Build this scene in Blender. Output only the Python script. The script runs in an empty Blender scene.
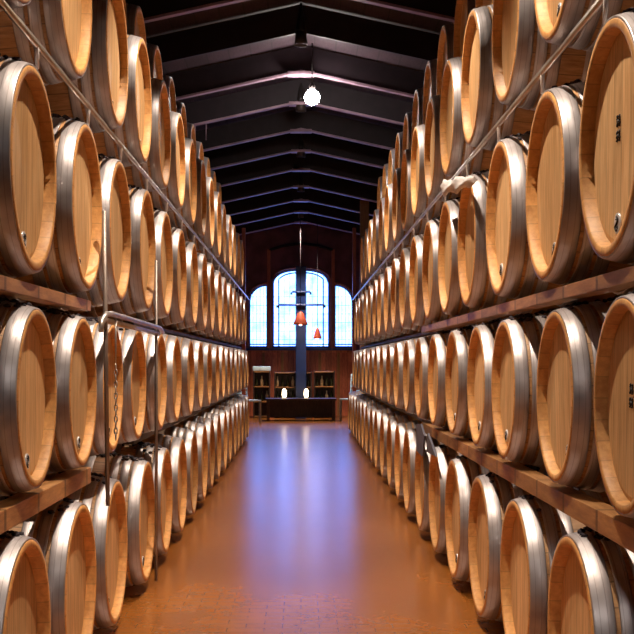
import bpy, bmesh, math, random
from mathutils import Vector, Matrix
random.seed(7)
PI = math.pi
C = bpy.context.scene.collection
S = bpy.context.scene
EYE = 1.202          # camera height above the floor
F = 1180.0           # focal length in pixels of the 634 px frame
K = F/1070.0
A = 0.8              # half width of the aisle (front plane of the barrel heads)

# ------------------------------------------------------------------ camera
cam_d = bpy.data.cameras.new('camera'); cam = bpy.data.objects.new('camera', cam_d); C.objects.link(cam)
cam.location = (0, 0, EYE); cam.rotation_euler = (PI/2, 0, 0)
cam_d.sensor_width = 36; cam_d.lens = F/634*36
cam_d.shift_x = 16/634; cam_d.shift_y = 45/634
cam_d.clip_end = 200; cam_d.clip_start = 0.05
S.camera = cam

# ------------------------------------------------------------------ world, lights, exposure
S.view_settings.view_transform = 'Standard'; S.view_settings.look = 'None'
S.view_settings.gamma = 1; S.view_settings.use_curve_mapping = False
S.view_settings.exposure = 0.3
w = bpy.data.worlds.new('sky'); S.world = w; w.use_nodes = True
wb = w.node_tree.nodes['Background']; wb.inputs[0].default_value = (0.17, 0.36, 1.0, 1); wb.inputs[1].default_value = 8.5

WARM = (1.0, 0.83, 0.66)
def spot(name, x, y, z, power, angle, blend, rad, col=WARM, aim=(0, 0, -1)):
    d = bpy.data.lights.new(name, 'SPOT'); o = bpy.data.objects.new(name, d); C.objects.link(o)
    d.energy = power; d.color = col; d.spot_size = math.radians(angle); d.spot_blend = blend; d.shadow_soft_size = rad
    o.location = (x, y, z); o.rotation_euler = Vector(aim).to_track_quat('-Z', 'Y').to_euler()
    return o
# invented downlights added under the roof ridge; their narrow cones leave the topmost barrels dark
DOWN = [3.4, 5.3, 7.35, 9.9, 12.5, 15.3, 18.4, 21.7]
for y_, p_ in zip(DOWN, (340, 320, 290, 260, 220, 190, 230, 520)):
    spot('added_downlight', 0.0, y_*K, EYE+2.95, p_, 84, 0.55, 0.035)
spot('aisle_lamp_light', 0.0, 0.3, EYE+1.75, 50, 150, 0.5, 0.12, (1.0, 0.9, 0.82))
# sky light through the end windows
d = bpy.data.lights.new('window_portal', 'AREA'); d.shape = 'RECTANGLE'; d.size = 2.5; d.size_y = 1.9
d.cycles.is_portal = True
o = bpy.data.objects.new('window_portal', d); C.objects.link(o); o.location = (0, 24.0*K+0.25, EYE+1.2); o.rotation_euler = (-PI/2, 0, 0)

# ------------------------------------------------------------------ material helpers
def newmat(name):
    m = bpy.data.materials.new(name); m.use_nodes = True
    return m, m.node_tree, m.node_tree.nodes['Principled BSDF']
def nd(t, kind, **kw):
    n = t.nodes.new(kind)
    for k, v in kw.items(): setattr(n, k, v)
    return n
def math_n(t, op, a, b=None):
    n = nd(t, 'ShaderNodeMath', operation=op)
    for i, v in enumerate((a, b)):
        if v is None: continue
        if isinstance(v, (int, float)): n.inputs[i].default_value = v
        else: t.links.new(v, n.inputs[i])
    return n.outputs[0]
def ramp(t, fac, stops):
    r = nd(t, 'ShaderNodeValToRGB'); e = r.color_ramp.elements
    while len(e) < len(stops): e.new(0.5)
    for i, (p, c) in enumerate(stops): e[i].position = p; e[i].color = (*c, 1)
    t.links.new(fac, r.inputs[0]); return r.outputs[0]
def mix(t, fac, a, b, mode='MIX'):
    n = nd(t, 'ShaderNodeMix', data_type='RGBA', blend_type=mode)
    if isinstance(fac, (int, float)): n.inputs[0].default_value = fac
    else: t.links.new(fac, n.inputs[0])
    for i, v in ((6, a), (7, b)):
        if isinstance(v, tuple): n.inputs[i].default_value = (*v, 1)
        else: t.links.new(v, n.inputs[i])
    return n.outputs[2]
def noise(t, scale, vec_scale=(1, 1, 1), detail=4, rough=0.55, offset=None):
    tc = nd(t, 'ShaderNodeTexCoord'); mp = nd(t, 'ShaderNodeMapping'); mp.inputs['Scale'].default_value = vec_scale
    t.links.new(tc.outputs['Object'], mp.inputs[0])
    if offset is not None:
        cb = nd(t, 'ShaderNodeCombineXYZ')
        for i in range(3): t.links.new(offset, cb.inputs[i])
        t.links.new(cb.outputs[0], mp.inputs['Location'])
    n = nd(t, 'ShaderNodeTexNoise'); n.inputs['Scale'].default_value = scale
    n.inputs['Detail'].default_value = detail; n.inputs['Roughness'].default_value = rough
    t.links.new(mp.outputs[0], n.inputs['Vector']); return n.outputs['Fac']
def bump(t, bsdf, h, strength=0.3, dist=0.01):
    b = nd(t, 'ShaderNodeBump'); b.inputs['Strength'].default_value = strength; b.inputs['Distance'].default_value = dist
    t.links.new(h, b.inputs['Height']); t.links.new(b.outputs[0], bsdf.inputs['Normal'])
def rnd_off(t, k=40.0):
    oi = nd(t, 'ShaderNodeObjectInfo'); return math_n(t, 'MULTIPLY', oi.outputs['Random'], k), oi.outputs['Random']

def wood(name, dark, light, seam='none', seam_w=0.07, grain=(6, 6, 0.7), rough=0.55, seam_depth=0.6, vary=0.3):
    m, t, b = newmat(name)
    off, r = rnd_off(t)
    g = noise(t, 9, grain, 6, 0.65, off)
    big = noise(t, 2.2, (1, 1, 1), 2, 0.5, off)
    g2 = math_n(t, 'ADD', math_n(t, 'MULTIPLY', g, 0.7), math_n(t, 'MULTIPLY', big, 0.3))
    col = ramp(t, g2, [(0.33, dark), (0.66, light)])
    tc = nd(t, 'ShaderNodeTexCoord'); sp = nd(t, 'ShaderNodeSeparateXYZ'); t.links.new(tc.outputs['Object'], sp.inputs[0])
    u = None
    if seam == 'y': u = math_n(t, 'DIVIDE', sp.outputs[1], seam_w)
    if seam == 'x': u = math_n(t, 'DIVIDE', sp.outputs[0], seam_w)
    if seam == 'z': u = math_n(t, 'DIVIDE', sp.outputs[2], seam_w)
    if seam == 'angle':
        u = math_n(t, 'MULTIPLY', math_n(t, 'ARCTAN2', sp.outputs[1], sp.outputs[2]), 1/seam_w)
    if u is not None:
        u = math_n(t, 'ADD', u, 100.37)
        fr = math_n(t, 'FRACT', u); fl = math_n(t, 'FLOOR', u)
        wn = nd(t, 'ShaderNodeTexWhiteNoise', noise_dimensions='2D'); cb = nd(t, 'ShaderNodeCombineXYZ')
        t.links.new(fl, cb.inputs[0]); t.links.new(r, cb.inputs[1]); t.links.new(cb.outputs[0], wn.inputs[0])
        tone = math_n(t, 'ADD', math_n(t, 'MULTIPLY', wn.outputs[0], vary), 1-vary/2)
        ed = math_n(t, 'ABSOLUTE', math_n(t, 'SUBTRACT', fr, 0.5))
        s = math_n(t, 'GREATER_THAN', ed, 0.47)
        tone = math_n(t, 'MULTIPLY', tone, math_n(t, 'SUBTRACT', 1.0, math_n(t, 'MULTIPLY', s, seam_depth)))
    else: tone = 1.0
    if not isinstance(tone, float):
        hs = nd(t, 'ShaderNodeCombineColor')
        for i in range(3): t.links.new(tone, hs.inputs[i])
        col = mix(t, 1.0, col, hs.outputs[0], 'MULTIPLY')
    # each piece a little lighter or darker
    ot = math_n(t, 'ADD', math_n(t, 'MULTIPLY', r, 0.3), 0.85)
    hs2 = nd(t, 'ShaderNodeCombineColor')
    for i in range(3): t.links.new(ot, hs2.inputs[i])
    col = mix(t, 1.0, col, hs2.outputs[0], 'MULTIPLY')
    t.links.new(col, b.inputs['Base Color']); b.inputs['Roughness'].default_value = rough
    bump(t, b, g, 0.25, 0.004)
    return m
def plain(name, col, rough=0.5, metal=0.0, ns=0.15, scale=8):
    m, t, b = newmat(name); n = noise(t, scale)
    c2 = tuple(max(0, c*(1-ns)) for c in col); c3 = tuple(min(1, c*(1+ns)) for c in col)
    t.links.new(ramp(t, n, [(0.35, c2), (0.65, c3)]), b.inputs['Base Color'])
    b.inputs['Roughness'].default_value = rough; b.inputs['Metallic'].default_value = metal
    return m
def emit(name, col, strength):
    m, t, b = newmat(name); b.inputs['Base Color'].default_value = (*col, 1)
    b.inputs['Emission Color'].default_value = (*col, 1); b.inputs['Emission Strength'].default_value = strength
    return m

M = {}
M['head'] = wood('oak_head', (0.47, 0.24, 0.085), (0.80, 0.52, 0.26), 'y', 0.075, (7, 7, 0.6), 0.5, 0.35, 0.22)
M['stave'] = wood('oak_stave', (0.30, 0.13, 0.04), (0.62, 0.34, 0.14), 'angle', 0.24, (0.7, 7, 7), 0.5, 0.5, 0.25)
M['chime'] = wood('oak_chime', (0.55, 0.24, 0.07), (0.82, 0.44, 0.15), 'angle', 0.24, (5, 5, 5), 0.55, 0.22, 0.25)
def hoop_mat():
    m, t, b = newmat('galvanised_hoop'); off, r = rnd_off(t)
    n = noise(t, 14, (6, 1, 1), 5, 0.7, off); n2 = noise(t, 5, (1, 1, 1), 3, 0.6, off)
    col = ramp(t, n2, [(0.3, (0.33, 0.30, 0.31)), (0.6, (0.58, 0.55, 0.57)), (0.75, (0.70, 0.67, 0.70))])
    tc = nd(t, 'ShaderNodeTexCoord'); sp = nd(t, 'ShaderNodeSeparateXYZ'); t.links.new(tc.outputs['Object'], sp.inputs[0])
    fr = math_n(t, 'FRACT', math_n(t, 'DIVIDE', sp.outputs[0], 0.0206))
    ln = math_n(t, 'GREATER_THAN', math_n(t, 'ABSOLUTE', math_n(t, 'SUBTRACT', fr, 0.5)), 0.44)
    sc = noise(t, 4, (22, 1, 1), 3, 0.6, off)
    col = mix(t, math_n(t, 'MULTIPLY', ln, 0.5), col, (0.16, 0.13, 0.13))
    col = mix(t, math_n(t, 'MULTIPLY', math_n(t, 'SUBTRACT', 1.0, sc), 0.45), col, (0.40, 0.33, 0.30))
    t.links.new(col, b.inputs['Base Color']); b.inputs['Metallic'].default_value = 0.65
    t.links.new(math_n(t, 'ADD', math_n(t, 'MULTIPLY', n, 0.28), 0.28), b.inputs['Roughness'])
    bump(t, b, n, 0.2, 0.003)
    return m
M['hoop'] = hoop_mat()
M['beam'] = wood('rack_beam_wood', (0.26, 0.10, 0.03), (0.60, 0.30, 0.11), 'y', 0.42, (6, 0.8, 6), 0.45, 0.6, 0.5)
M['dark_beam'] = wood('dark_beam_wood', (0.02, 0.012, 0.008), (0.06, 0.03, 0.018), 'none', 0.42, (6, 0.8, 6), 0.5)  # near-black wood for the far and rear beams
M['steel'] = plain('rail_steel', (0.55, 0.52, 0.50), 0.3, 0.8)
M['dark_steel'] = plain('dark_steel', (0.06, 0.05, 0.05), 0.5, 0.6)
M['rod'] = plain('rod_steel', (0.30, 0.25, 0.22), 0.4, 0.6)
M['white_strut'] = plain('painted_strut', (0.75, 0.70, 0.68), 0.5)
M['crust'] = plain('dark_crust', (0.035, 0.025, 0.035), 0.8, 0, 0.6, 30)
M['badge'] = plain('badge_metal', (0.75, 0.75, 0.78), 0.3, 0.3)
M['ink'] = plain('black_ink', (0.02, 0.015, 0.015), 0.6)
def floor_mat():
    m, t, b = newmat('terracotta_floor')
    n = noise(t, 1.3, (1, 0.5, 1), 5, 0.6); n2 = noise(t, 26, (1, 1, 1), 5, 0.7)
    col = ramp(t, n, [(0.3, (0.24, 0.072, 0.009)), (0.7, (0.40, 0.135, 0.02))])
    br = nd(t, 'ShaderNodeTexBrick'); tc = nd(t, 'ShaderNodeTexCoord'); t.links.new(tc.outputs['Object'], br.inputs['Vector'])
    br.inputs['Scale'].default_value = 6.0; br.inputs['Mortar Size'].default_value = 0.02; br.inputs['Color1'].default_value = (1, 1, 1, 1)
    br.inputs['Color2'].default_value = (0.93, 0.93, 0.93, 1); br.inputs['Mortar'].default_value = (0.85, 0.83, 0.83, 1)
    br.inputs['Brick Width'].default_value = 1.0; br.inputs['Row Height'].default_value = 0.5
    col = mix(t, 1.0, col, br.outputs['Color'], 'MULTIPLY')
    col = mix(t, 0.1, col, ramp(t, n2, [(0.3, (0.20, 0.06, 0.01)), (0.7, (0.48, 0.18, 0.03))]))
    t.links.new(col, b.inputs['Base Color'])
    t.links.new(math_n(t, 'ADD', math_n(t, 'MULTIPLY', n2, 0.04), 0.24), b.inputs['Roughness'])
    b.inputs['Specular IOR Level'].default_value = 0.9
    bump(t, b, math_n(t, 'ADD', math_n(t, 'MULTIPLY', br.outputs['Fac'], -0.3), n2), 0.025, 0.002)
    return m
M['floor'] = floor_mat()
M['wall'] = plain('dark_plaster', (0.06, 0.045, 0.06), 0.8)
M['endwall'] = plain('maroon_plaster', (0.16, 0.06, 0.07), 0.7, 0, 0.3, 3)
M['ceiling'] = wood('ceiling_boards', (0.022, 0.010, 0.016), (0.050, 0.024, 0.036), 'x', 0.22, (6, 1, 6), 0.75, 0.5, 0.3)
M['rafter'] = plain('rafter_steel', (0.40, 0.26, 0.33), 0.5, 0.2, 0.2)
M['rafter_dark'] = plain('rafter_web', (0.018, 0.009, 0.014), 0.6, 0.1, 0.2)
M['frame'] = plain('window_frame_paint', (0.015, 0.035, 0.14), 0.4)
M['redwood'] = wood('red_panel_wood', (0.30, 0.06, 0.03), (0.60, 0.17, 0.08), 'x', 0.12, (6, 6, 1), 0.45, 0.6, 0.4)
M['cabinet'] = wood('dark_cabinet_wood', (0.02, 0.010, 0.010), (0.08, 0.035, 0.025), 'none', 0.1, (6, 6, 1), 0.4)
M['orange_post'] = wood('orange_post_wood', (0.22, 0.09, 0.03), (0.42, 0.19, 0.06), 'none', 0.1, (6, 6, 0.6), 0.5)
M['cloth'] = plain('white_cloth', (0.72, 0.69, 0.68), 0.8)
M['shade'] = plain('red_lamp_shade', (0.50, 0.09, 0.04), 0.5)
M['bulb'] = emit('lit_bulb', (1.0, 0.93, 0.86), 150)
M['small_bulb'] = emit('small_bulb', (1.0, 0.7, 0.4), 500)
M['lantern'] = emit('lantern_glow', (1.0, 0.75, 0.45), 9)
M['slate'] = plain('slate_grey', (0.11, 0.11, 0.15), 0.6)
M['cream'] = plain('cream_label', (0.75, 0.62, 0.42), 0.6)
M['bluecloth'] = plain('pale_blue_cloth', (0.55, 0.72, 0.85), 0.6)
M['bottle'] = plain('bottle_glass_dark', (0.05, 0.06, 0.03), 0.1)
M['greybox'] = plain('grey_carton', (0.50, 0.46, 0.47), 0.7)
def glass_mat():
    m, t, b = newmat('window_glass'); t.nodes.remove(b)
    tr = nd(t, 'ShaderNodeBsdfTransparent'); gl = nd(t, 'ShaderNodeBsdfGlossy'); gl.inputs['Roughness'].default_value = 0.05
    n = noise(t, 3.0, (1, 1, 1), 4, 0.6)
    t.links.new(ramp(t, n, [(0.35, (0.65, 0.72, 0.85)), (0.6, (0.95, 0.98, 1.0))]), tr.inputs[0])
    mx = nd(t, 'ShaderNodeMixShader'); mx.inputs[0].default_value = 0.06
    t.links.new(tr.outputs[0], mx.inputs[1]); t.links.new(gl.outputs[0], mx.inputs[2])
    t.links.new(mx.outputs[0], t.nodes['Material Output'].inputs[0]); return m
M['glass'] = glass_mat()

# ------------------------------------------------------------------ mesh helpers
class MB:
    def __init__(s): s.bm = bmesh.new()
    def box(s, x0, x1, y0, y1, z0, z1, bev=0.0):
        r = bmesh.ops.create_cube(s.bm, size=1); vs = r['verts']
        for v in vs:
            v.co = Vector(((x0+x1)/2+v.co.x*(x1-x0), (y0+y1)/2+v.co.y*(y1-y0), (z0+z1)/2+v.co.z*(z1-z0)))
        if bev > 0:
            es = list({e for v in vs for e in v.link_edges})
            bmesh.ops.bevel(s.bm, geom=es, offset=bev, segments=2, affect='EDGES', profile=0.7)
        return s
    def tube(s, pts, r, n=8, caps=True):
        pts = [Vector(p) for p in pts]; rs = r if isinstance(r, (list, tuple)) else [r]*len(pts); rings = []
        for i, p in enumerate(pts):
            d = (pts[min(i+1, len(pts)-1)]-pts[max(i-1, 0)]).normalized()
            up = Vector((0, 0, 1)) if abs(d.z) < 0.9 else Vector((1, 0, 0))
            a = d.cross(up).normalized(); b = d.cross(a).normalized()
            rings.append([s.bm.verts.new(p+(a*math.cos(k*2*PI/n)+b*math.sin(k*2*PI/n))*rs[i]) for k in range(n)])
        for i in range(len(rings)-1):
            for k in range(n):
                f = s.bm.faces.new((rings[i][k], rings[i][(k+1) % n], rings[i+1][(k+1) % n], rings[i+1][k])); f.smooth = True
        if caps: s.bm.faces.new(rings[0]); s.bm.faces.new(rings[-1])
        return s
    def lathe(s, prof, n=48, axis='x', origin=(0, 0, 0), closed=False, smooth=True, mats=None):
        """prof: list of (along, radius)."""
        o = Vector(origin); rings = []
        for (x, r) in prof:
            ring = []
            for k in range(n):
                c, q = math.cos(2*PI*k/n)*r, math.sin(2*PI*k/n)*r
                p = Vector((x, q, c)) if axis == 'x' else Vector((c, q, x))
                ring.append(s.bm.verts.new(o+p))
            rings.append(ring)
        m = len(prof)
        for i in range(m if closed else m-1):
            A_, B_ = rings[i], rings[(i+1) % m]
            for k in range(n):
                f = s.bm.faces.new((A_[k], A_[(k+1) % n], B_[(k+1) % n], B_[k])); f.smooth = smooth
                if mats: f.material_index = mats[i]
        if not closed:
            for ring in (rings[0], rings[-1]): s.bm.faces.new(ring)
        return s
    def blob(s, c, r, seed=0, sub=1, sq=(1, 1, 1)):
        rr = random.Random(seed); g = bmesh.ops.create_icosphere(s.bm, subdivisions=sub, radius=1)
        for v in g['verts']:
            k = 1+rr.uniform(-0.25, 0.25)
            v.co = Vector(c)+Vector((v.co.x*sq[0], v.co.y*sq[1], v.co.z*sq[2]))*r*k
        return s
    def mesh(s, name, mats):
        bmesh.ops.recalc_face_normals(s.bm, faces=s.bm.faces)
        me = bpy.data.meshes.new(name); s.bm.to_mesh(me); s.bm.free()
        for m in (mats if isinstance(mats, (list, tuple)) else [mats]): me.materials.append(m)
        return me
    def build(s, name, mats, parent=None, loc=None):
        me = s.mesh(name, mats); o = bpy.data.objects.new(name, me); C.objects.link(o)
        if loc: o.location = loc
        if parent:
            o.parent = parent
        return o
def tag(o, label=None, cat=None, group=None, kind=None):
    if label: o['label'] = label
    if cat: o['category'] = cat
    if group: o['group'] = group
    if kind: o['kind'] = kind
    return o
def empty(name, loc=(0, 0, 0), rot=(0, 0, 0)):
    o = bpy.data.objects.new(name, None); C.objects.link(o); o.location = loc; o.rotation_euler = rot; o.empty_display_size = 0.1
    return o
def smooth_angle(me, deg=35):
    pass

# ------------------------------------------------------------------ the building
Y0, Y1 = -1.6, 24.0*K; W = 3.3; RIDGE = 3.03; SL = 0.22; ROOFUP = 0.30
def struct(o): o['kind'] = 'structure'; return o
struct(MB().box(-W-0.2, W+0.2, Y0-0.2, Y1+0.4, -0.15, 0.0).build('floor', M['floor']))
wall_top = EYE+RIDGE+ROOFUP-SL*W+0.02
struct(MB().box(-W-0.2, -W, Y0-0.2, Y1+0.2, 0, wall_top).build('wall_left', M['wall']))
struct(MB().box(W, W+0.2, Y0-0.2, Y1+0.2, 0, wall_top).build('wall_right', M['wall']))
def gable(name, y0, y1, openings, mat):
    mb = MB(); bm = mb.bm
    xs = {-W, W, 0.0}
    for (xa, xb, zb, ft) in openings:
        n = 28
        for i in range(n+1): xs.add(round(xa+(xb-xa)*i/n, 5))
    xs = sorted(xs)
    def q(a, b, c, d): bm.faces.new([bm.verts.new(p) for p in (a, b, c, d)])
    def top(x): return EYE+RIDGE+ROOFUP-SL*abs(x)
    for i in range(len(xs)-1):
        a, b = xs[i], xs[i+1]; mid = (a+b)/2; op = None
        for o_ in openings:
            if o_[0]-1e-6 < mid < o_[1]+1e-6: op = o_
        segs = [(0, 0, top(a), top(b))]
        if op: segs = [(0, 0, op[2], op[2]), (op[3](a), op[3](b), top(a), top(b))]
        for (za, zb_, zc, zd) in segs:
            for y in (y0, y1): q((a, y, za), (b, y, zb_), (b, y, zd), (a, y, zc))
            q((a, y0, za), (b, y0, zb_), (b, y1, zb_), (a, y1, za)); q((a, y0, zc), (b, y0, zd), (b, y1, zd), (a, y1, zc))
        if op:
            for x_, e in ((a, op[0]), (b, op[1])):
                if abs(x_-e) < 1e-5: q((x_, y0, op[2]), (x_, y1, op[2]), (x_, y1, op[3](x_)), (x_, y0, op[3](x_)))
    return struct(mb.build(name, mat))
def ctop(x):
    t_ = min(1, abs(x)/0.63); return EYE+1.77+0.30*(max(0, 1-t_**2.6))**0.5
def stop(x):
    t_ = min(1, max(0, (abs(x)-0.76)/0.40)); return EYE+1.36+0.37*(max(0, 1-t_**2.0))**0.5
SILL = EYE+0.31
gable('wall_back', Y1, Y1+0.2, [(-1.16, -0.76, SILL, stop), (-0.63, 0.63, SILL, ctop), (0.76, 1.16, SILL, stop)], M['endwall'])
gable('wall_front', Y0-0.2, Y0, [], M['wall'])
mb = MB(); bm = mb.bm
for s in (-1, 1):
    for dz in (0,):
        z0 = EYE+RIDGE+ROOFUP; z1 = z0-SL*(W+0.2); x1 = s*(W+0.2)
        v = [bm.verts.new(p) for p in ((0, Y0-0.2, z0), (x1, Y0-0.2, z1), (x1, Y1+0.2, z1), (0, Y1+0.2, z0),
                                       (0, Y0-0.2, z0+0.12), (x1, Y0-0.2, z1+0.12), (x1, Y1+0.2, z1+0.12), (0, Y1+0.2, z0+0.12))]
        for f in ((0, 1, 2, 3), (4, 5, 6, 7), (0, 1, 5, 4), (3, 2, 6, 7), (1, 2, 6, 5), (0, 3, 7, 4)): bm.faces.new([v[i] for i in f])
struct(mb.build('ceiling', M['ceiling']))

# windows
def window(idx, xa, xb, ft, nv, nh, mid=False):
    root = empty('window_%d' % idx, ((xa+xb)/2, Y1+0.1, SILL)); struct(root)
    cx = (xa+xb)/2; y = 0.0
    n = 26; xs = [xa+(xb-xa)*i/n for i in range(n+1)]
    outline = [(xa, SILL)]+[(x, ft(x)) for x in xs]+[(xb, SILL)]
    L = lambda x, z, yy=0.0: (x-cx, yy, z-SILL)
    mb = MB()
    pts = [L(*p) for p in outline]
    mb.tube(pts, 0.026, 6); mb.box(xa-cx, xb-cx, -0.03, 0.03, 0, 0.05)
    mb.build('window_frame', M['frame'], root)
    mb = MB()
    for i in range(1, nv+1):
        x = xa+(xb-xa)*i/(nv+1); mb.box(x-cx-0.0035, x-cx+0.0035, -0.008, 0.008, 0.05, ft(x)-SILL)
    for j in range(1, nh+1):
        z = (1.35)*j/(nh+1); mb.box(xa-cx, xb-cx, -0.007, 0.007, z-0.0035, z+0.0035)
    mb.box(xa-cx, xb-cx, -0.012, 0.012, 0.075, 0.10)
    mb.build('glazing_bars', M['frame'], root)
    if mid:
        for s in (-1, 1):
            mb = MB(); inner = []
            for i in range(17):
                x = 0.09+(0.50-0.09)*i/16; inner.append(L(s*x, ft(x*1.13)-0.06))
            mb.tube([L(s*0.09, SILL)]+inner+[L(s*0.50, SILL)], 0.017, 6)
            mb.build('casement_frame', M['frame'], root)
    mb = MB(); bm = mb.bm
    for yy in (-0.003, 0.003):
        vs = [bm.verts.new(L(x, z, yy)) for (x, z) in outline]; bm.faces.new(vs)
    mb.build('pane', M['glass'], root)
    # moulding round the opening, on the wall face
    mb = MB(); mb.tube([L(x, z, -0.12) for (x, z) in [(xa-0.04, SILL)]+[(xa-0.04+(xb-xa+0.08)*i/n, ft(xs[i])+0.04) for i in range(n+1)]+[(xb+0.04, SILL)]], 0.022, 6)
    mb.build('moulding', M['redwood'], root)
    MB().box(xa-cx-0.06, xb-cx+0.06, -0.18, -0.08, -0.05, 0.0, 0.008).build('window_sill', M['frame'], root)
window(1, -1.16, -0.76, stop, 4, 6); window(2, -0.63, 0.63, ctop, 9, 6, True); window(3, 0.76, 1.16, stop, 4, 6)

# wooden wainscot under the windows
root = empty('trim_1', (0, Y1, 0)); struct(root)
MB().box(-2.6, 2.6, -0.06, 0.0, 0.0, SILL-0.10).build('wall_panel', M['redwood'], root)
for k in range(-5, 6):
    MB().box(k*0.42-0.03, k*0.42+0.03, -0.09, -0.06, 0, SILL-0.10, 0.006).build('panel_stile', M['orange_post'], root)
MB().box(-2.6, 2.6, -0.10, 0, SILL-0.10, SILL-0.055, 0.006).build('panel_rail', M['redwood'], root)
# raised portal frame round the gable above the windows
root = empty('trim_2', (0, Y1, 0)); struct(root)
for s in (-1, 1):
    MB().box(s*0.72-0.035, s*0.72+0.035, -0.07, 0, SILL, EYE+2.52, 0.006).build('pilaster', M['redwood'], root)
    mb = MB(); mb.tube([(s*0.72, -0.04, EYE+2.50), (s*0.4, -0.04, EYE+2.60), (0, -0.04, EYE+2.66)], 0.035, 6); mb.build('gable_moulding', M['rafter_dark'], root)

# rafters
tz = [K*v for v in (7.3, 8.66, 9.92, 11.2, 12.5, 13.97, 15.3, 16.8, 18.4, 20.0, 21.5, 23.1)]
tlab = ['nearest', 'second', 'third', 'fourth', 'fifth', 'sixth', 'seventh', 'eighth', 'ninth', 'tenth', 'eleventh', 'twelfth']
for i, y in enumerate(tz):
    root = empty('roof_truss', (0, y, EYE+RIDGE))
    tag(root, ('dark roof truss with pale bottom flange under the ceiling, %s from the front' if i != 2 else 'plain dark roof truss without pale flange, %s from the front') % tlab[i], 'roof truss', 'roof trusses over the aisle')
    for s in (-1, 1):
        mb = MB(); bm = mb.bm
        def prism(z0, z1, d):
            pr = []
            for (x, dz) in ((0, 0), (s*(W-0.01), -SL*(W-0.01))):
                for yy in (-d, d):
                    for zz in (z0, z1): pr.append(bm.verts.new((x, yy, zz+dz)))
            for f in ((0, 1, 3, 2), (4, 5, 7, 6), (0, 1, 5, 4), (2, 3, 7, 6), (0, 2, 6, 4), (1, 3, 7, 5)): bm.faces.new([pr[k] for k in f])
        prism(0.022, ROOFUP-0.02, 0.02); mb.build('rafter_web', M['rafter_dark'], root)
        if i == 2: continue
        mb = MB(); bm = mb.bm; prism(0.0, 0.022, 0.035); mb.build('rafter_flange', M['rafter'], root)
    if i != 2: MB().box(-0.14, 0.14, -0.07, 0.07, -0.035, 0.0, 0.006).build('ridge_plate', M['rafter'], root)

# ------------------------------------------------------------------ barrels
RH, RB, LEN = 0.308, 0.366, 0.92
def prof_r(x): return RB-(RB-RH)*(2*x/LEN-1)**2
def barrel_meshes(n):
    out = {}
    # staves with chime and inner wall
    pr = [(0.045, RH-0.028), (0.004, RH-0.025), (0.0, RH-0.022), (0.0, RH-0.004)]
    mats = [1, 1, 1, 1]
    K = 14
    for i in range(K+1):
        x = 0.004+(LEN-0.008)*i/K; pr.append((x, prof_r(x))); mats.append(0)
    pr += [(LEN, RH-0.004), (LEN, RH-0.028), (LEN-0.04, RH-0.034)]
    mats = [1, 1, 1, 1]+[0]*K+[1, 1, 1]
    out['staves'] = MB().lathe(pr, n, 'x', mats=mats).mesh('staves', [M['stave'], M['chime']])
    out['head'] = MB().lathe([(0.034, 0.12), (0.034, RH-0.045), (0.038, RH-0.0275), (0.05, RH-0.03), (0.052, 0.1)], n, 'x', smooth=False).mesh('head', M['head'])
    hp = [(0.003, 0.060), (0.073, 0.112), (0.126, 0.166), (0.255, 0.300)]
    for j, (a, b) in enumerate(hp):
        for side in (0, 1):
            aa, bb = (a, b) if side == 0 else (LEN-b, LEN-a)
            th = 0.006; e = 0.003
            pr = [(aa, prof_r(aa)-0.002), (aa, prof_r(aa)+th-0.001), (aa+e, prof_r(aa)+th), ((aa+bb)/2, prof_r((aa+bb)/2)+th), (bb-e, prof_r(bb)+th), (bb, prof_r(bb)+th-0.001), (bb, prof_r(bb)-0.002)]
            out['hoop%d%d' % (j, side)] = MB().lathe(pr, n, 'x', closed=True).mesh('hoop', M['hoop'])
    return out
HI, LO = barrel_meshes(72), barrel_meshes(36)
# badge with a small emblem near the bottom of the head
me_badge = MB().lathe([(0.0300, 0.025), (0.0292, 0.028), (0.0345, 0.0285)], 24, 'x', (0, 0, 0)).mesh('badge', M['badge'])
mb = MB()
pts = [(0.0285, 0.014*math.sin(t_*2*PI)*(1 if t_ < .5 else .7), -0.019+0.038*t_) for t_ in [i/12 for i in range(13)]]
mb.tube(pts, 0.0032, 5); mb.tube([(0.0285, -0.009, 0.008), (0.0285, 0.010, 0.012)], 0.002, 5); mb.tube([(0.0285, -0.010, -0.012), (0.0285, 0.008, -0.008)], 0.002, 5)
me_emblem = mb.mesh('emblem', M['ink'])
# crumbly dark crust lying on the top of the hoops
def crust_mesh(seed):
    rr = random.Random(seed); mb = MB()
    for i in range(60):
        x = rr.uniform(0.035, 0.26); a = rr.gauss(0, 0.17); r = rr.uniform(0.006, 0.013)
        R = prof_r(x)+0.004+r*0.3
        mb.blob((x, R*math.sin(a), R*math.cos(a)), r, rr.random()*1e6, 1, (1.2, 1.2, 0.8))
    return mb.mesh('mould_crust', M['crust'])
me_crust = [crust_mesh(k) for k in (3, 5, 8)]
# two hand painted squiggles in the middle of a head
mb = MB()
for k, z in enumerate((0.024, -0.028)):
    for dy in (-0.014, 0.014):
        mb.tube([(0.033, dy+0.004*math.sin(q*2.2+k), z-0.019+0.038*q/8) for q in range(9)], 0.004, 5)
    mb.tube([(0.033, -0.022, z-0.008), (0.033, 0.022, z+0.008)], 0.0035, 5)
me_stamp = mb.mesh('stamp', M['ink'])

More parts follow.
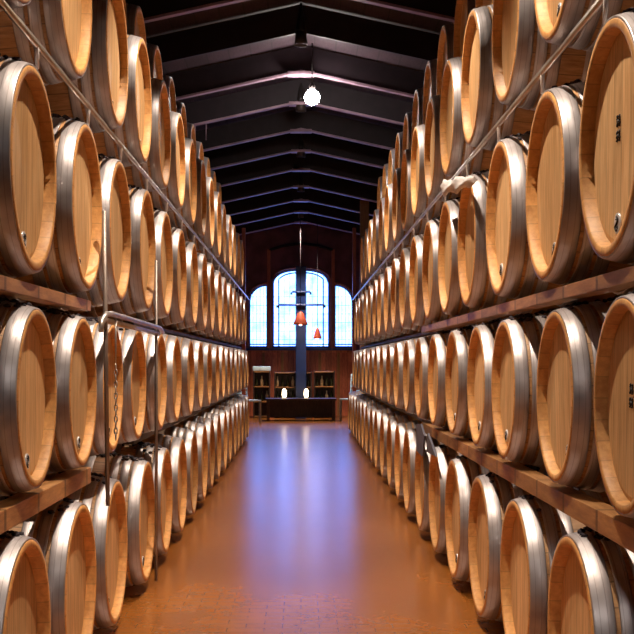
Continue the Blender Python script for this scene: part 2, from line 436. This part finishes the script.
def part(name, me, parent, loc=(0, 0, 0)):
    o = bpy.data.objects.new(name, me); C.objects.link(o); o.parent = parent; o.location = loc; return o
def proto(meshes, nh, both):
    r = empty('oak_barrel'); part('staves', meshes['staves'], r); part('head', meshes['head'], r)
    for j in range(nh):
        part('hoop', meshes['hoop%d0' % j], r)
        if both: part('hoop', meshes['hoop%d1' % j], r)
    return r
P_HI = proto(HI, 4, True); P_LO = proto(LO, 4, False)
used = set()
def place_barrel(kind, loc, side, roll, scale):
    p = P_HI if kind == 'hi' else P_LO
    if kind not in used: used.add(kind); r = p
    else:
        r = p.copy(); C.objects.link(r)
        for ch in [c for c in ORIG[kind]]:
            c = ch.copy(); C.objects.link(c); c.parent = r
    r.location = loc; r.scale = (scale,)*3
    r.rotation_euler = (roll, 0, 0 if side > 0 else PI)
    return r
bpy.context.view_layer.update()
ORIG = {'hi': list(P_HI.children), 'lo': list(P_LO.children)}

ORD = ['first', 'second', 'third', 'fourth', 'fifth', 'sixth', 'seventh', 'eighth', 'ninth', 'tenth', 'eleventh', 'twelfth',
       'thirteenth', 'fourteenth', 'fifteenth', 'sixteenth', 'seventeenth', 'eighteenth', 'nineteenth', 'twentieth', 'twenty-first']
SP = 0.83*K
R3C = EYE+0.587; R4C = EYE+1.348; R5C = EYE+1.348+math.sqrt((2*RB)**2-(SP/2)**2)+0.004
def fill(lst, end, sp=SP):
    l = [v*K for v in lst]; end *= K
    while l[-1]+sp < end: l.append(l[-1]+sp)
    return l
rows = {
 # (side, row): centres along the aisle, centre height, scale, front plane
 (1, 1): (fill([3.20, 4.03, 4.85, 5.70, 6.50], 18.6), RB+0.002, 1.0, A),
 (1, 2): (fill([2.69, 3.42, 4.26, 4.93, 5.72], 16.6), EYE-0.11, 0.877, A),
 (1, 3): (fill([2.82, 3.57, 4.37, 5.20, 6.02], 16.2), R3C, 1.0, A),
 (1, 4): (fill([3.42, 4.25], 15.0), R4C, 1.0, A),
 (1, 5): (fill([4.25+0.415], 13.4), R5C, 1.0, A+0.14),
 (-1, 1): (fill([3.15, 3.92, 4.70, 5.60], 17.2), RB+0.002, 1.0, A),
 (-1, 2): (fill([3.27, 3.95, 4.62, 5.32], 16.4), EYE-0.11, 0.877, A),
 (-1, 3): (fill([3.26, 4.06, 4.80, 5.62], 15.9), R3C, 1.0, A),
 (-1, 4): (fill([3.06, 3.86], 15.0), R4C, 1.0, A),
 (-1, 5): (fill([3.86+0.415+0], 14.2), R5C, 1.0, A+0.21),
}
rowname = {1: 'standing on the floor', 2: 'on the lower wooden shelf', 3: 'on the upper wooden shelf', 4: 'above the steel rail', 5: 'on top of the stack'}
rng = random.Random(11)
for (side, row), (ys, zc, sc, front) in rows.items():
    sn = 'right' if side > 0 else 'left'
    n = len(ys)
    for i, y in enumerate(ys):
        near = y < 9.0
        jit = 0 if row == 5 else rng.uniform(-0.008, 0.008)
        b = place_barrel('hi' if near else 'lo', (side*(front+abs(jit)), y, zc), side, rng.uniform(-0.10, 0.10), sc)
        if i < (n+1)//2: pos = '%s from the camera' % ORD[i]
        else:
            k = n-1-i; pos = ('%s from the window end' % ORD[k]) if k else 'last one at the window end'
        tag(b, 'hooped oak barrel %s, %s side, %s' % (rowname[row], sn, pos), 'barrel', 'oak barrels %s, %s side' % (rowname[row], sn))
        if row <= 4 and y < 6.6 and rng.random() < 0.85:
            a = rng.uniform(-0.25, 0.45)*(1 if row % 2 else -1)
            lo = (0, 0.222*math.sin(a), -0.222*math.cos(a))
            bd = part('badge', me_badge, b, lo); bd['label'] = 'small round pale metal badge'
            part('emblem', me_emblem, bd)
        if row <= 3 and y < (6.3 if row == 2 and side < 0 else 8):
            tag(part('mould_crust', me_crust[(i+row) % 3], b), 'dark crumbly crust on top of the hoops', kind='stuff')
        if (side, row, i) in ((1, 3, 0), (1, 2, 0)):
            (lambda q: (setattr(q, 'scale', (1, 0.75, 0.75)), q)[1])(part('stamp', me_stamp, b, (0, 0.0, 0.03)))['label'] = 'small black squiggled mark on the head'

# ------------------------------------------------------------------ racks
def rack(side):
    sn = 'right' if side > 0 else 'left'; end = 16.7*K
    root = empty('barrel_rack', (side*A, 2.2, 0))
    tag(root, 'long barrel rack of brown timber beams and steel rails along %s side' % sn, 'rack', 'barrel racks along the aisle')
    def b(name, X0, X1, ya, yb, z0, z1, mat, bev=0.004):
        x0, x1 = sorted((side*(X0-A), side*(X1-A)))
        return MB().box(x0, x1, ya-2.2, yb-2.2, z0, z1, bev).build(name, mat, root)
    z2 = EYE-0.11-0.27-0.034; z3 = R3C-0.308-0.038; RZ = R4C-0.308-0.024
    ye = (7.35 if side > 0 else 4.22)*K; yd = (7.4 if side > 0 else 5.95)*K
    for z_, h1, h2, bk in ((z2, 0.062, 0.045, (A+0.71, A+0.77, z2-0.05, z2-0.003)), (z3, 0.040, 0.036, (A+0.82, A+0.88, z3-0.06, z3-0.012))):
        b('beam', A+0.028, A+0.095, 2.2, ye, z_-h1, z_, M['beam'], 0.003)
        o = b('beam', A+0.13, A+0.19, yd, end, z_-h2, z_-0.013, M['dark_beam'], 0.002); o['label'] = 'dark beam set back under the far barrels'
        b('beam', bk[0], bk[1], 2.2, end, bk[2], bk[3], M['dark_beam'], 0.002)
    # rails under the fourth row
    for (X, z, r) in ((A+0.035, R4C-0.308-0.036, 0.011), (A+0.012, R4C-0.308-0.066, 0.009), (A+0.88, R4C-0.308-0.036, 0.014)):
        mb = MB(); mb.tube([(side*(X-A), y-2.2, z) for y in (2.2, 6, 10, 14, end)], r, 8); mb.build('rail', M['steel'], root)
    ys3 = rows[(side, 3)][0]; ys1 = rows[(side, 1)][0]; ys2 = rows[(side, 2)][0]
    for i in range(len(ys3)):
        y = ys3[i]+0.03
        mb = MB(); mb.tube([(side*0.012, y-2.2, R4C-0.308-0.066), (side*0.022, y-2.2+0.05, R3C+0.327)], 0.007, 6); mb.build('strut', M['white_strut'], root)
    # back posts
    y = 2.5
    while y < end:
        b('post', A+1.0, A+1.06, y, y+0.06, 0, R4C-0.30, M['dark_steel']); y += 3*SP
    if side < 0:
        # open bay: bent steel bar instead of the beam, two upright rods and a chain
        mb = MB(); X = -(-0.035)
        L = lambda X_, yy, z: (-(X_-A), yy*K-2.2, z)
        mb.tube([L(0.77, 4.12, EYE+0.12), L(0.77, 4.14, EYE+0.16), L(0.765, 4.2, EYE+0.188), L(0.765, 4.32, EYE+0.195), L(0.765, 5.8, EYE+0.185), L(0.77, 5.93, EYE+0.17), L(0.775, 5.99, EYE+0.165)], 0.011, 10)
        mb.build('bent_bar', M['steel'], root)
        mb = MB(); mb.tube([L(0.785, 4.2, EYE+0.168), L(0.785, 5.9, EYE+0.155)], 0.012, 10); mb.build('bent_bar', M['steel'], root)
        for (yy, z0, z1, y1) in ((4.33, 0.62, EYE+0.60, 4.25), (5.78, 0.02, EYE+0.55, 5.78)):
            mb = MB(); mb.tube([L(0.782, yy, z0), L(0.782, y1, z1)], 0.009, 8); mb.build('upright_rod', M['rod'], root)
        mb = MB()
        for k in range(13):
            z = EYE-0.02-k*0.024; c = L(0.765, 4.42, z)
            pts = []
            for q in range(9):
                a = q*PI/4
                d = (0.006*math.cos(a), 0.0) if k % 2 else (0.0, 0.006*math.cos(a))
                pts.append((c[0]+d[0], c[1]+d[1], c[2]+0.015*math.sin(a)))
            mb.tube(pts, 0.003, 5, False)
        mb.tube([L(0.765, 4.42, EYE+0.18), L(0.765, 4.42, EYE-0.02)], 0.004, 5)
        mb.build('chain', M['steel'], root)
    if side > 0:
        for pts in (((7.50, -0.47), (7.72, -0.405), (8.02, -0.425), (8.0, -0.60), (7.62, -0.61)), ((6.85, -0.55), (7.30, -0.44), (7.36, -0.56))):
            mb = MB(); bm = mb.bm; v0 = [bm.verts.new((-0.018, yy-2.2, EYE+zz)) for yy, zz in pts]; v1 = [bm.verts.new((-0.006, yy-2.2, EYE+zz)) for yy, zz in pts]
            bm.faces.new(v0); bm.faces.new(v1)
            for q in range(len(pts)): bm.faces.new((v0[q], v0[(q+1) % len(pts)], v1[(q+1) % len(pts)], v1[q]))
            mb.build('hanging_plate', M['slate'], root)['label'] = 'small slate grey pointed plate'
    return root
rack(1); rack(-1)

# ------------------------------------------------------------------ lamp on the ridge
yl = 11.2*K; zl = EYE+262*yl/F; xl = 11*yl/F
root = empty('ceiling_lamp', (xl, yl-0.12, zl)); tag(root, 'bright white globe lamp lit under the roof ridge', 'lamp')
MB().lathe([(-0.078, 0.02), (-0.066, 0.048), (-0.04, 0.071), (0, 0.082), (0.04, 0.071), (0.066, 0.048), (0.078, 0.02)], 24, 'z').build('globe', M['bulb'], root)
MB().lathe([(0.075, 0.03), (0.12, 0.035), (0.14, 0.02)], 16, 'z').build('lamp_holder', M['dark_steel'], root)
MB().tube([(0, 0, 0.13), (0, 0, EYE+RIDGE+ROOFUP-zl-0.01)], 0.008, 6).build('stem', M['dark_steel'], root)

for i, y_ in enumerate(DOWN):
    root = empty('added_downlight', (0, y_*K, EYE+2.95)); tag(root, 'small dark added lamp can under the roof ridge, %s from the camera' % ORD[i], 'lamp', 'added downlights under the ridge')
    MB().lathe([(-0.02, 0.058), (-0.02, 0.062), (0.12, 0.05), (0.12, 0.046)], 20, 'z', closed=True).build('housing', M['dark_steel'], root)
    MB().lathe([(0.105, 0.02), (0.105, 0.052), (0.125, 0.05), (ROOFUP+0.07, 0.012)], 16, 'z').build('stem', M['dark_steel'], root)
# ------------------------------------------------------------------ far end
def px(x, y, Y):
    return ((x-301)*Y/F, Y, EYE+(362-y)*Y/F)
# iron post in front of the middle window with cross arms
root = empty('iron_column', (0.0, 22.6*K, 0)); tag(root, 'dark blue iron column with two cross arms before the middle window', 'column')
MB().box(-0.11, 0.11, -0.05, 0.05, 0, EYE+2.02, 0.02).build('shaft', M['frame'], root)
for (z, w_) in ((EYE+69*22.6*K/F, 0.20), (EYE+56*22.6*K/F, 0.50)):
    mb = MB(); mb.tube([(-w_, -0.08, z-0.04), (-w_, -0.08, z), (-w_+.02, -0.08, z+0.02), (w_-.02, -0.08, z+0.02), (w_, -0.08, z), (w_, -0.08, z-0.04)], 0.026, 6); mb.build('cross_arm', M['frame'], root)
def pendant(x, y, Y, w_, h_, label):
    c = px(x, y, Y); root = empty('pendant_lamp', c); tag(root, label, 'lamp', 'pendant lamps before the windows')
    MB().lathe([(-h_/2, w_/2), (-h_/2+0.02, w_/2), (h_/2, w_*0.2), (h_/2+0.03, w_*0.1)], 20, 'z').build('lamp_shade', M['shade'], root)
    MB().lathe([(-0.03, 0.01), (-0.015, 0.028), (0.0, 0.033), (0.02, 0.02), (0.03, 0.01)], 12, 'z', (0, 0, -h_/2+0.02)).build('bulb', M['small_bulb'], root)
    top = EYE+RIDGE+ROOFUP-SL*abs(c[0])
    MB().tube([(0, 0, h_/2), (0, 0, top-c[2]-0.01)], 0.006, 5).build('cord', M['crust'], root)
pendant(300.5, 319, 21.9*K, 0.30, 0.24, 'red tapered pendant shade before the iron column, larger of two')
pendant(317.5, 334, 22.2*K, 0.18, 0.20, 'small red pendant shade right of the iron column')

# shelving units
def cabinet(x0, x1, ytop, Y, lab, shelves, rs):
    a = px(x0, ytop, Y); b_ = px(x1, ytop, Y); h = a[2]; wd = b_[0]-a[0]
    root = empty('shelf_unit', ((a[0]+b_[0])/2, Y, 0)); tag(root, lab, 'shelf', 'dark shelf units under the windows')
    for s in (-1, 1): MB().box(s*wd/2-(0.025 if s > 0 else 0), s*wd/2+(0.025 if s < 0 else 0), 0, 0.4, 0, h, 0.003).build('side_panel', M['cabinet'], root)
    MB().box(-wd/2+0.025, wd/2-0.025, 0.38, 0.4, 0, h).build('back_panel', M['cabinet'], root)
    lv = [0.02+(h-0.05)*k/shelves for k in range(shelves+1)]
    for z in lv: MB().box(-wd/2+0.025, wd/2-0.025, 0.0, 0.38, z, z+0.025, 0.002).build('shelf', M['orange_post'], root)
    return root, wd, h, lv
units = [(253, 270, 371, 'dark shelf unit at far left end'), (274, 296, 372, 'dark shelf unit with cream cartons, left of the column'),
         (297.5, 312, 372, 'narrow dark shelf unit behind the iron column'), (314, 335, 371, 'dark shelf unit at far right end')]
rr = random.Random(5)
bnum = 0
for ui, (x0, x1, yt, lab) in enumerate(units):
    root, wd, h, lv = cabinet(x0, x1, yt, 22.9*K, lab, 3, rr)
    cx = root.location.x
    for si in (1, 2):
        nb = max(2, int(wd/0.11))
        for k in range(nb):
            x = cx-wd/2+0.07+k*(wd-0.14)/(nb-1); z = lv[si]+0.026
            o = MB().lathe([(0, 0.03), (0.12, 0.032), (0.16, 0.014), (0.22, 0.012)], 12, 'z').build('bottle', M['cream'] if (k+ui+si) % 3 == 0 else M['bottle'], None, (x, 22.9*K+0.15, z))
            tag(o, 'small bottle on %s shelf of the %s, %s from left' % (('lower', 'upper')[si-1], ('far left shelf unit', 'shelf unit left of the column', 'narrow shelf unit', 'far right shelf unit')[ui], ORD[k]),
                'bottle', 'bottles on %s shelf of %s' % (('lower', 'upper')[si-1], ('far left shelf unit', 'shelf unit left of the column', 'narrow shelf unit', 'far right shelf unit')[ui]))
# low dark table across the end of the aisle
root = empty('tasting_table', (0.0, 21.95*K, 0)); tag(root, 'low dark tasting table across the end of the aisle', 'table')
MB().box(-0.72, 0.72, -0.3, 0.3, 0.42, 0.46, 0.006).build('tabletop', M['cabinet'], root)
for sx in (-0.67, 0.67):
    for sy in (-0.25, 0.25): MB().box(sx-0.03, sx+0.03, sy-0.03, sy+0.03, 0, 0.42, 0.004).build('leg', M['cabinet'], root)
MB().box(-0.68, 0.68, 0.2, 0.24, 0.06, 0.42).build('apron', M['cabinet'], root)
o = MB().box(-0.19, 0.19, -0.15, 0.15, 0, 0.10, 0.03).build('folded_cloth', M['bluecloth'], None, (px(261.5, 0, 22.9*K)[0], 22.9*K+0.2, px(0, 371, 22.9*K)[2]+0.001)); tag(o, 'pale blue folded cloth on top of the far left shelf unit', 'cloth')
def chair(x, y, rz, lab):
    root = empty('slatted_chair', (x, y, 0), (0, 0, rz)); tag(root, lab, 'chair', 'pale chairs at the end of the aisle')
    MB().box(-0.2, 0.2, -0.2, 0.2, 0.43, 0.46, 0.006).build('seat', M['bluecloth'], root)
    for sx in (-1, 1):
        MB().box(sx*0.18-0.018, sx*0.18+0.018, -0.2, -0.164, 0, 0.43).build('leg', M['steel'], root)
        MB().box(sx*0.18-0.018, sx*0.18+0.018, 0.164, 0.2, 0, 0.43).build('leg', M['steel'], root)
    mb = MB(); 
    for sx in (-1, 1): mb.tube([(sx*0.18, 0.18, 0.45), (sx*0.18, 0.23, 0.95)], 0.014, 6)
    for z in (0.6, 0.72, 0.84, 0.93): mb.box(-0.18, 0.18, 0.19+(z-0.5)*0.08, 0.205+(z-0.5)*0.08, z-0.03, z+0.03)
    mb.build('backrest', M['bluecloth'], root)
chair(1.06, 21.8*K, -0.6, 'pale slatted chair at right end of the dark table')
chair(-1.06, 21.0*K, 0.8, 'pale slatted chair at left end of the dark table')
# timber posts by the far ends of the racks
for (x0, x1, yt, Y, lab, mat) in ((360, 369, 200, 19.2*K, 'orange timber post rising above right rack at its far end', 'orange_post'),
                             (352.5, 356, 228, 20.6*K, 'slim reddish post beyond the far end of right rack', 'redwood'),
                             (242, 245.5, 228, 20.6*K, 'slim reddish post beyond the far end of left rack', 'redwood')):
    a = px(x0, yt, Y); b_ = px(x1, yt, Y)
    cx = (a[0]+b_[0])/2; hw = (b_[0]-a[0])/2
    root = empty('timber_post', (cx, Y, 0)); tag(root, lab, 'post')
    MB().box(-hw, hw, -0.05, 0.05, 0, a[2], 0.008).build('shaft', M[mat], root)
    MB().box(-hw-0.02, hw+0.02, -0.07, 0.07, 0, 0.12, 0.006).build('post_base', M['dark_steel'], root)

# ------------------------------------------------------------------ white cloth over the right rail
mb = MB(); bm = mb.bm; rr = random.Random(2); grid = []
for i in range(25):
    t_ = i/24; yy = (5.75-1.05*t_)*K; zc_ = EYE+0.93-0.13*t_; row_ = []
    for k in range(12):
        a = k*2*PI/12; r = (0.020+0.016*abs(math.sin(t_*9))+0.012*math.sin(a*3+t_*14))*(0.5+0.5*math.sin(PI*min(1, t_*1.0+0.05))+0.4*(t_ < 0.15))
        row_.append(bm.verts.new((0.765+math.cos(a)*r*0.6, yy, zc_+math.sin(a)*r)))
    grid.append(row_)
for i in range(24):
    for k in range(12):
        f = bm.faces.new((grid[i][k], grid[i][(k+1) % 12], grid[i+1][(k+1) % 12], grid[i+1][k])); f.smooth = True
bm.faces.new(grid[0]); bm.faces.new(grid[-1])
tag(mb.build('white_cloth', M['cloth']), 'crumpled white cloth bundle hanging off the right steel rail', 'cloth')

# small lit lanterns standing in the dark shelf units
for (x, y, lab) in ((285, 386, 'cream lit lantern glowing in the shelf unit left of the column'), (306, 388, 'cream lit lantern glowing in the narrow shelf unit')):
    c = px(x, y, 22.9*K); zt = 0.62
    root = empty('lantern', (c[0], 22.9*K-0.30, 0.461)); root.location.y = 21.95*K
    tag(root, lab.replace('glowing in', 'on the table before'), 'lantern', 'lit lanterns on the far table')
    MB().lathe([(0, 0.05), (0.015, 0.055), (0.02, 0.03)], 16, 'z').build('lantern_base', M['dark_steel'], root)
    MB().lathe([(0.02, 0.035), (0.08, 0.048), (0.16, 0.04), (0.19, 0.02)], 16, 'z').build('lamp_shade', M['lantern'], root)
# hanging conduit frame under the roof, left of the lamp
Y = 12.9*K; c0 = px(195, 104, Y)
root = empty('conduit_frame', c0); tag(root, 'thin hanging conduit frame below the roof above the left rack', 'conduit')
for x in (195, 206, 227, 232):
    c = px(x, 0, Y); top = EYE+RIDGE+ROOFUP-SL*abs(c[0])-0.005
    zb = px(0, 140 if x < 210 else 116, Y)[2]
    MB().tube([(c[0]-c0[0], 0, zb-c0[2]), (c[0]-c0[0], 0, top-c0[2])], 0.008, 6).build('hanger', M['rafter'], root)
a = px(195, 104, Y); b_ = px(236, 112, Y)
MB().tube([(0, 0, 0), (b_[0]-a[0], 0, b_[2]-a[2])], 0.009, 6).build('conduit', M['rafter'], root)
